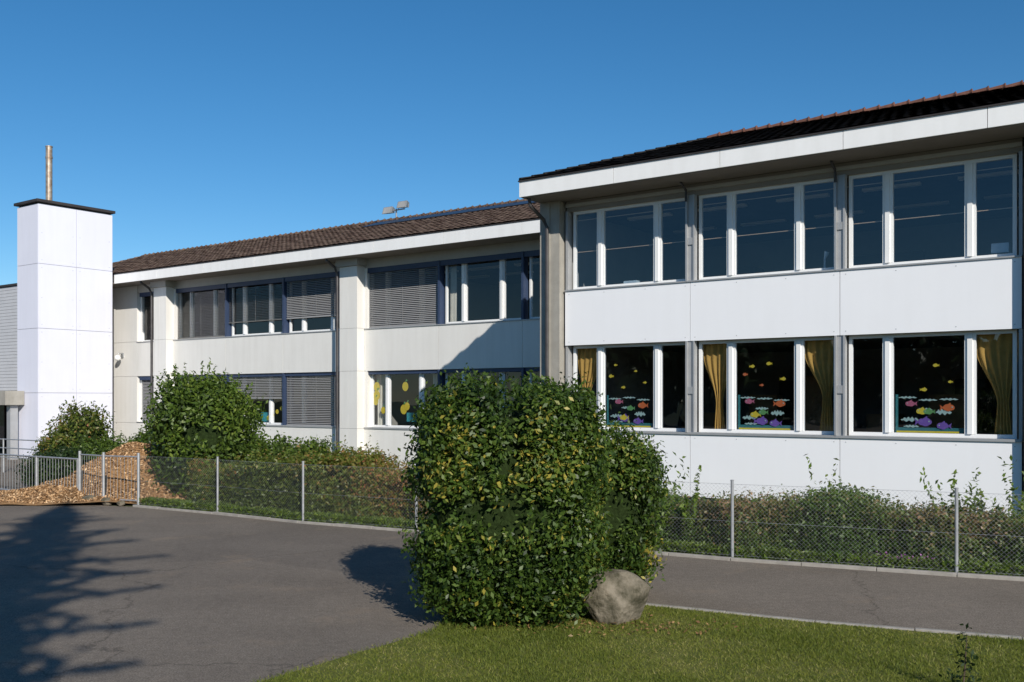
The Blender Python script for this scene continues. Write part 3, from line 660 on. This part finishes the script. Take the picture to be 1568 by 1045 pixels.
def hedge(name,path,w,hfun,mat,dens,size,seed,shoots,rb,shmat_len=.3,back=0.0):
    e=empty(name); fo=Foliage(); core=Part('light_block_core',M_core,e); r=np.random.default_rng(seed); S=[];  # core: dark boxes added behind the leaves to stop light passing
    for (x0,y0),(x1,y1) in zip(path[:-1],path[1:]):
        L=math.hypot(x1-x0,y1-y0); dx,dy=(x1-x0)/L,(y1-y0)/L; nx,ny=dy,-dx
        if ny<0: nx,ny=-nx,-ny
        n=int(L*dens); s=r.uniform(0,L,n); X=x0+dx*s; Yy=y0+dy*s
        H=hfun(X,Yy); side=r.random(n); off=np.where(side<.6,r.uniform(-.02,.14,n),r.uniform(0,1,n)*w); zz=np.where(side<.6,r.uniform(.05,1,n)*H,H*r.uniform(.85,1.05,n))
        off+=np.where(side<.6,.12*np.sin(X*5)+.12*(zz/H),0)
        C=np.c_[X+nx*off,Yy+ny*off,zz]; Nn=np.where((side<.6)[:,None],np.array([-nx,-ny,.35]),np.array([-nx*.3,-ny*.3,1.]))
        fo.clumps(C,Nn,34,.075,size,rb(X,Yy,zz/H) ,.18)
        S.append(C[side>=.6])
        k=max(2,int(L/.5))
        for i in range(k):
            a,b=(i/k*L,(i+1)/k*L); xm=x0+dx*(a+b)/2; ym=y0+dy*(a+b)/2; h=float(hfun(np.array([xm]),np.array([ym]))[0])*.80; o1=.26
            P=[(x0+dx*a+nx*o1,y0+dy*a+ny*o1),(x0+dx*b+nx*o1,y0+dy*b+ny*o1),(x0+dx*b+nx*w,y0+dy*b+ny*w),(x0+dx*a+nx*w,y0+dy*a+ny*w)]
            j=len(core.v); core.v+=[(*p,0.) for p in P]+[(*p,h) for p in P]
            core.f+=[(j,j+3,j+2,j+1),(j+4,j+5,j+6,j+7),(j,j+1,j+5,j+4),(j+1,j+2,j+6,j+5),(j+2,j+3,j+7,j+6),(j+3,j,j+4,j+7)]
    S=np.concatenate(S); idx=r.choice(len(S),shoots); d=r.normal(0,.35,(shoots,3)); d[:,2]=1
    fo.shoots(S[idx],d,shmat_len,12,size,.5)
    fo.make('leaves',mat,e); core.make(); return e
off=lambda pts,o:[(x+.45*o,y+.9*o) for x,y in pts]
hR=lambda X,Yy:.74+.10*np.sin(X*1.7)+.06*np.sin(X*4.1+1)
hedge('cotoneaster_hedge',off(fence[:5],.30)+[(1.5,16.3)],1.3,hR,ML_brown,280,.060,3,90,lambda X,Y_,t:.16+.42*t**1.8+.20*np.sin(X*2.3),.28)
hL=lambda X,Yy:1.0+.16*np.sin(X*1.3+.5)+.09*np.sin(X*3.1)
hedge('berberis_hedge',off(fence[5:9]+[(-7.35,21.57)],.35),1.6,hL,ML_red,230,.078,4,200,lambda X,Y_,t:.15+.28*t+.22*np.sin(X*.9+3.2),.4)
V=[];Rr=[]
for (x0,y0),(x1,y1) in zip(fence[:-1],fence[1:]):
    n=3400; s=rng.uniform(0,1,n); o_=rng.uniform(-.02,.35,n); C=np.c_[x0+(x1-x0)*s+.45*o_,y0+(y1-y0)*s+.9*o_,rng.uniform(.02,.18,n)]
    V.append(leaves(C,np.tile([0,-.3,.6],(n,1)),.07,.3,.8)); Rr.append(rng.normal(.5,.2,n))
quads('weeds',np.concatenate(V),ML_light,np.concatenate(Rr))
SG=empty('rose_sprigs'); fo=Foliage()
for x,y,h in ((2.35,15.4,1.35),(2.75,15.3,1.2),(4.7,15.0,1.35),(4.95,14.8,1.15),(6.25,14.3,1.45),(6.35,14.2,1.25),(7.0,13.9,1.4),(7.15,14.0,1.2),(6.7,14.3,1.2)):
    b=np.array([[x,y,.45]]*6); d=rng.normal(0,.26,(6,3)); d[:,2]=1; fo.shoots(b,d,h-.4,26,.11,.6)
fo.make('leaves',ML_light,SG)
FL=empty('flowers'); n=45; C=np.c_[rng.uniform(5.2,5.9,n),np.zeros(n),rng.uniform(.12,.22,n)]; C[:,1]=13.95-(C[:,0]-5.3)*.46+rng.uniform(.0,.2,n)
quads('petals',leaves(C,np.tile([0,-1,.5],(n,1)),.028,.9,.5),leafmat('purple_petal',[(0,(.25,.05,.28)),(1,(.4,.12,.42))]),rng.random(n),FL)
SP=empty('sapling',(3.62,8.0,0)); p=Part('stem',M_trunk,SP); p.tube([(0,0,0),(.02,0,.25),(.04,.01,.5)],[.008,.006,.003],6); p.make()
fo=Foliage(); b=np.array([[0,0,.1],[0,0,.15],[.01,0,.2],[.02,0,.2],[.02,0,.3],[0,0,.05],[0,0,.1],[.02,0,.3]]); d=np.array([[-.5,.1,.6],[.5,0,.7],[-.3,.2,1],[.35,-.2,1],[.05,0,1],[.6,.3,.4],[-.6,0,.3],[-.1,.1,1]]); fo.shoots(b,d,.24,18,.055,.2); fo.make('leaves',ML_dark,SP)
sx,sy=.343,-.939; EL=math.radians(27.5)
H=14.8; Ls=H/math.tan(EL); bx,by=-9.75+sx*Ls,21.6+sy*Ls
SPR=empty('spruce_tree',(bx,by,0)); p=Part('trunk',M_trunk,SPR); p.tube([(0,0,0),(0,0,H*.5),(0,0,H)],[.26,.18,.03],10)
V=[];z=1.6
while z<H-.1:
    r=min(1.95,.30+.50*(H-z)); nb=6; rise=.35
    for k in range(nb):
        a=math.atan2(.343,.939)+k*6.283/nb+random.uniform(-.2,.2); rr=r*random.uniform(.85,1.1); zz=z+random.uniform(-.06,.06)
        p.tube([(0,0,zz),(rr*.5*math.cos(a),rr*.5*math.sin(a),zz-.05),(rr*math.cos(a),rr*math.sin(a),zz+rise*.5*rr*.5)],[.03,.018,.006],4)
        n=int(110*rr); t=rng.uniform(.05,1,n); wd=.13*(1-t*.85)
        C=np.c_[rr*math.cos(a)*t,rr*math.sin(a)*t,zz-.05+rise*.25*rr*t**2]+np.c_[rng.normal(0,1,n)*wd,rng.normal(0,1,n)*wd,rng.normal(0,.045,n)*(1.3-t)]
        V.append(leaves(C,np.tile([0,-.5,.6],(n,1)),.15,.4,.8))
    n=350; C=rng.normal(0,1,(n,3))*np.array([r*.2,r*.2,.25])+np.array([0,0,z]); V.append(leaves(C,np.tile([0,-.5,.3],(n,1)),.24,.5,.8))
    z+=.85 if H-z>2 else .4
p.make(); V=np.concatenate(V); quads('needles',V,ML_shade,rng.random(len(V)//4)*.7,SPR)
TR=empty('reflection_tree_row'); fo=Foliage(); pt=Part('trunks',M_trunk,TR); D=rng.normal(0,1,(130,3)); D/=np.linalg.norm(D,axis=1)[:,None]  # unseen trees added behind camera so the lower panes reflect dark
for i in range(42):
    ang=math.radians(-185+i*3.1); d=random.uniform(56,64); x,y=d*math.cos(ang),d*math.sin(ang); h=random.uniform(8.5,11)
    if -85<math.degrees(ang)<-55: h*=.6
    cen=D*rng.uniform(.5,1.05,(130,1))*np.array([3.2,3.2,h*.5])+np.array([x,y,h*.5]); fo.clumps(cen,D,10,.45,1.2,.35); pt.tube([(x,y,0),(x,y,h*.6)],[.3,.15],6)
fo.make('crowns',ML_shade,TR); pt.make()
# ============================================================ SKY, SUN, CAMERA
w=bpy.data.worlds.new('World'); scene.world=w; w.use_nodes=True; nt=w.node_tree; bg=nt.nodes['Background']
sk=nt.nodes.new('ShaderNodeTexSky'); sk.sky_type='NISHITA'; sk.sun_disc=False; sk.sun_elevation=EL; sk.sun_rotation=math.atan2(sx,sy)
sk.altitude=900; sk.air_density=1.0; sk.dust_density=.1; sk.ozone_density=4.5
hs=nt.nodes.new('ShaderNodeHueSaturation'); hs.inputs['Saturation'].default_value=1.22; hs.inputs['Hue'].default_value=.495
nt.links.new(sk.outputs[0],hs.inputs['Color']); nt.links.new(hs.outputs[0],bg.inputs[0]); bg.inputs[1].default_value=.104
sd=bpy.data.lights.new('sun','SUN'); sd.energy=5.0; sd.angle=math.radians(.5); sd.color=(1,.94,.85)
so=bpy.data.objects.new('sun',sd); scene.collection.objects.link(so)
dirv=Vector((sx*math.cos(EL),sy*math.cos(EL),math.sin(EL))); so.rotation_euler=dirv.to_track_quat('Z','Y').to_euler(); so.location=(10,-20,30)
cd=bpy.data.cameras.new('camera'); cd.sensor_width=36; cd.lens=35; cd.shift_y=88/1568; cd.clip_end=3000
co=bpy.data.objects.new('camera',cd); co.location=(0,0,CH); co.rotation_euler=(math.radians(90),0,0); scene.collection.objects.link(co); scene.camera=co
scene.view_settings.view_transform='Standard'; scene.view_settings.look='None'; scene.view_settings.exposure=0
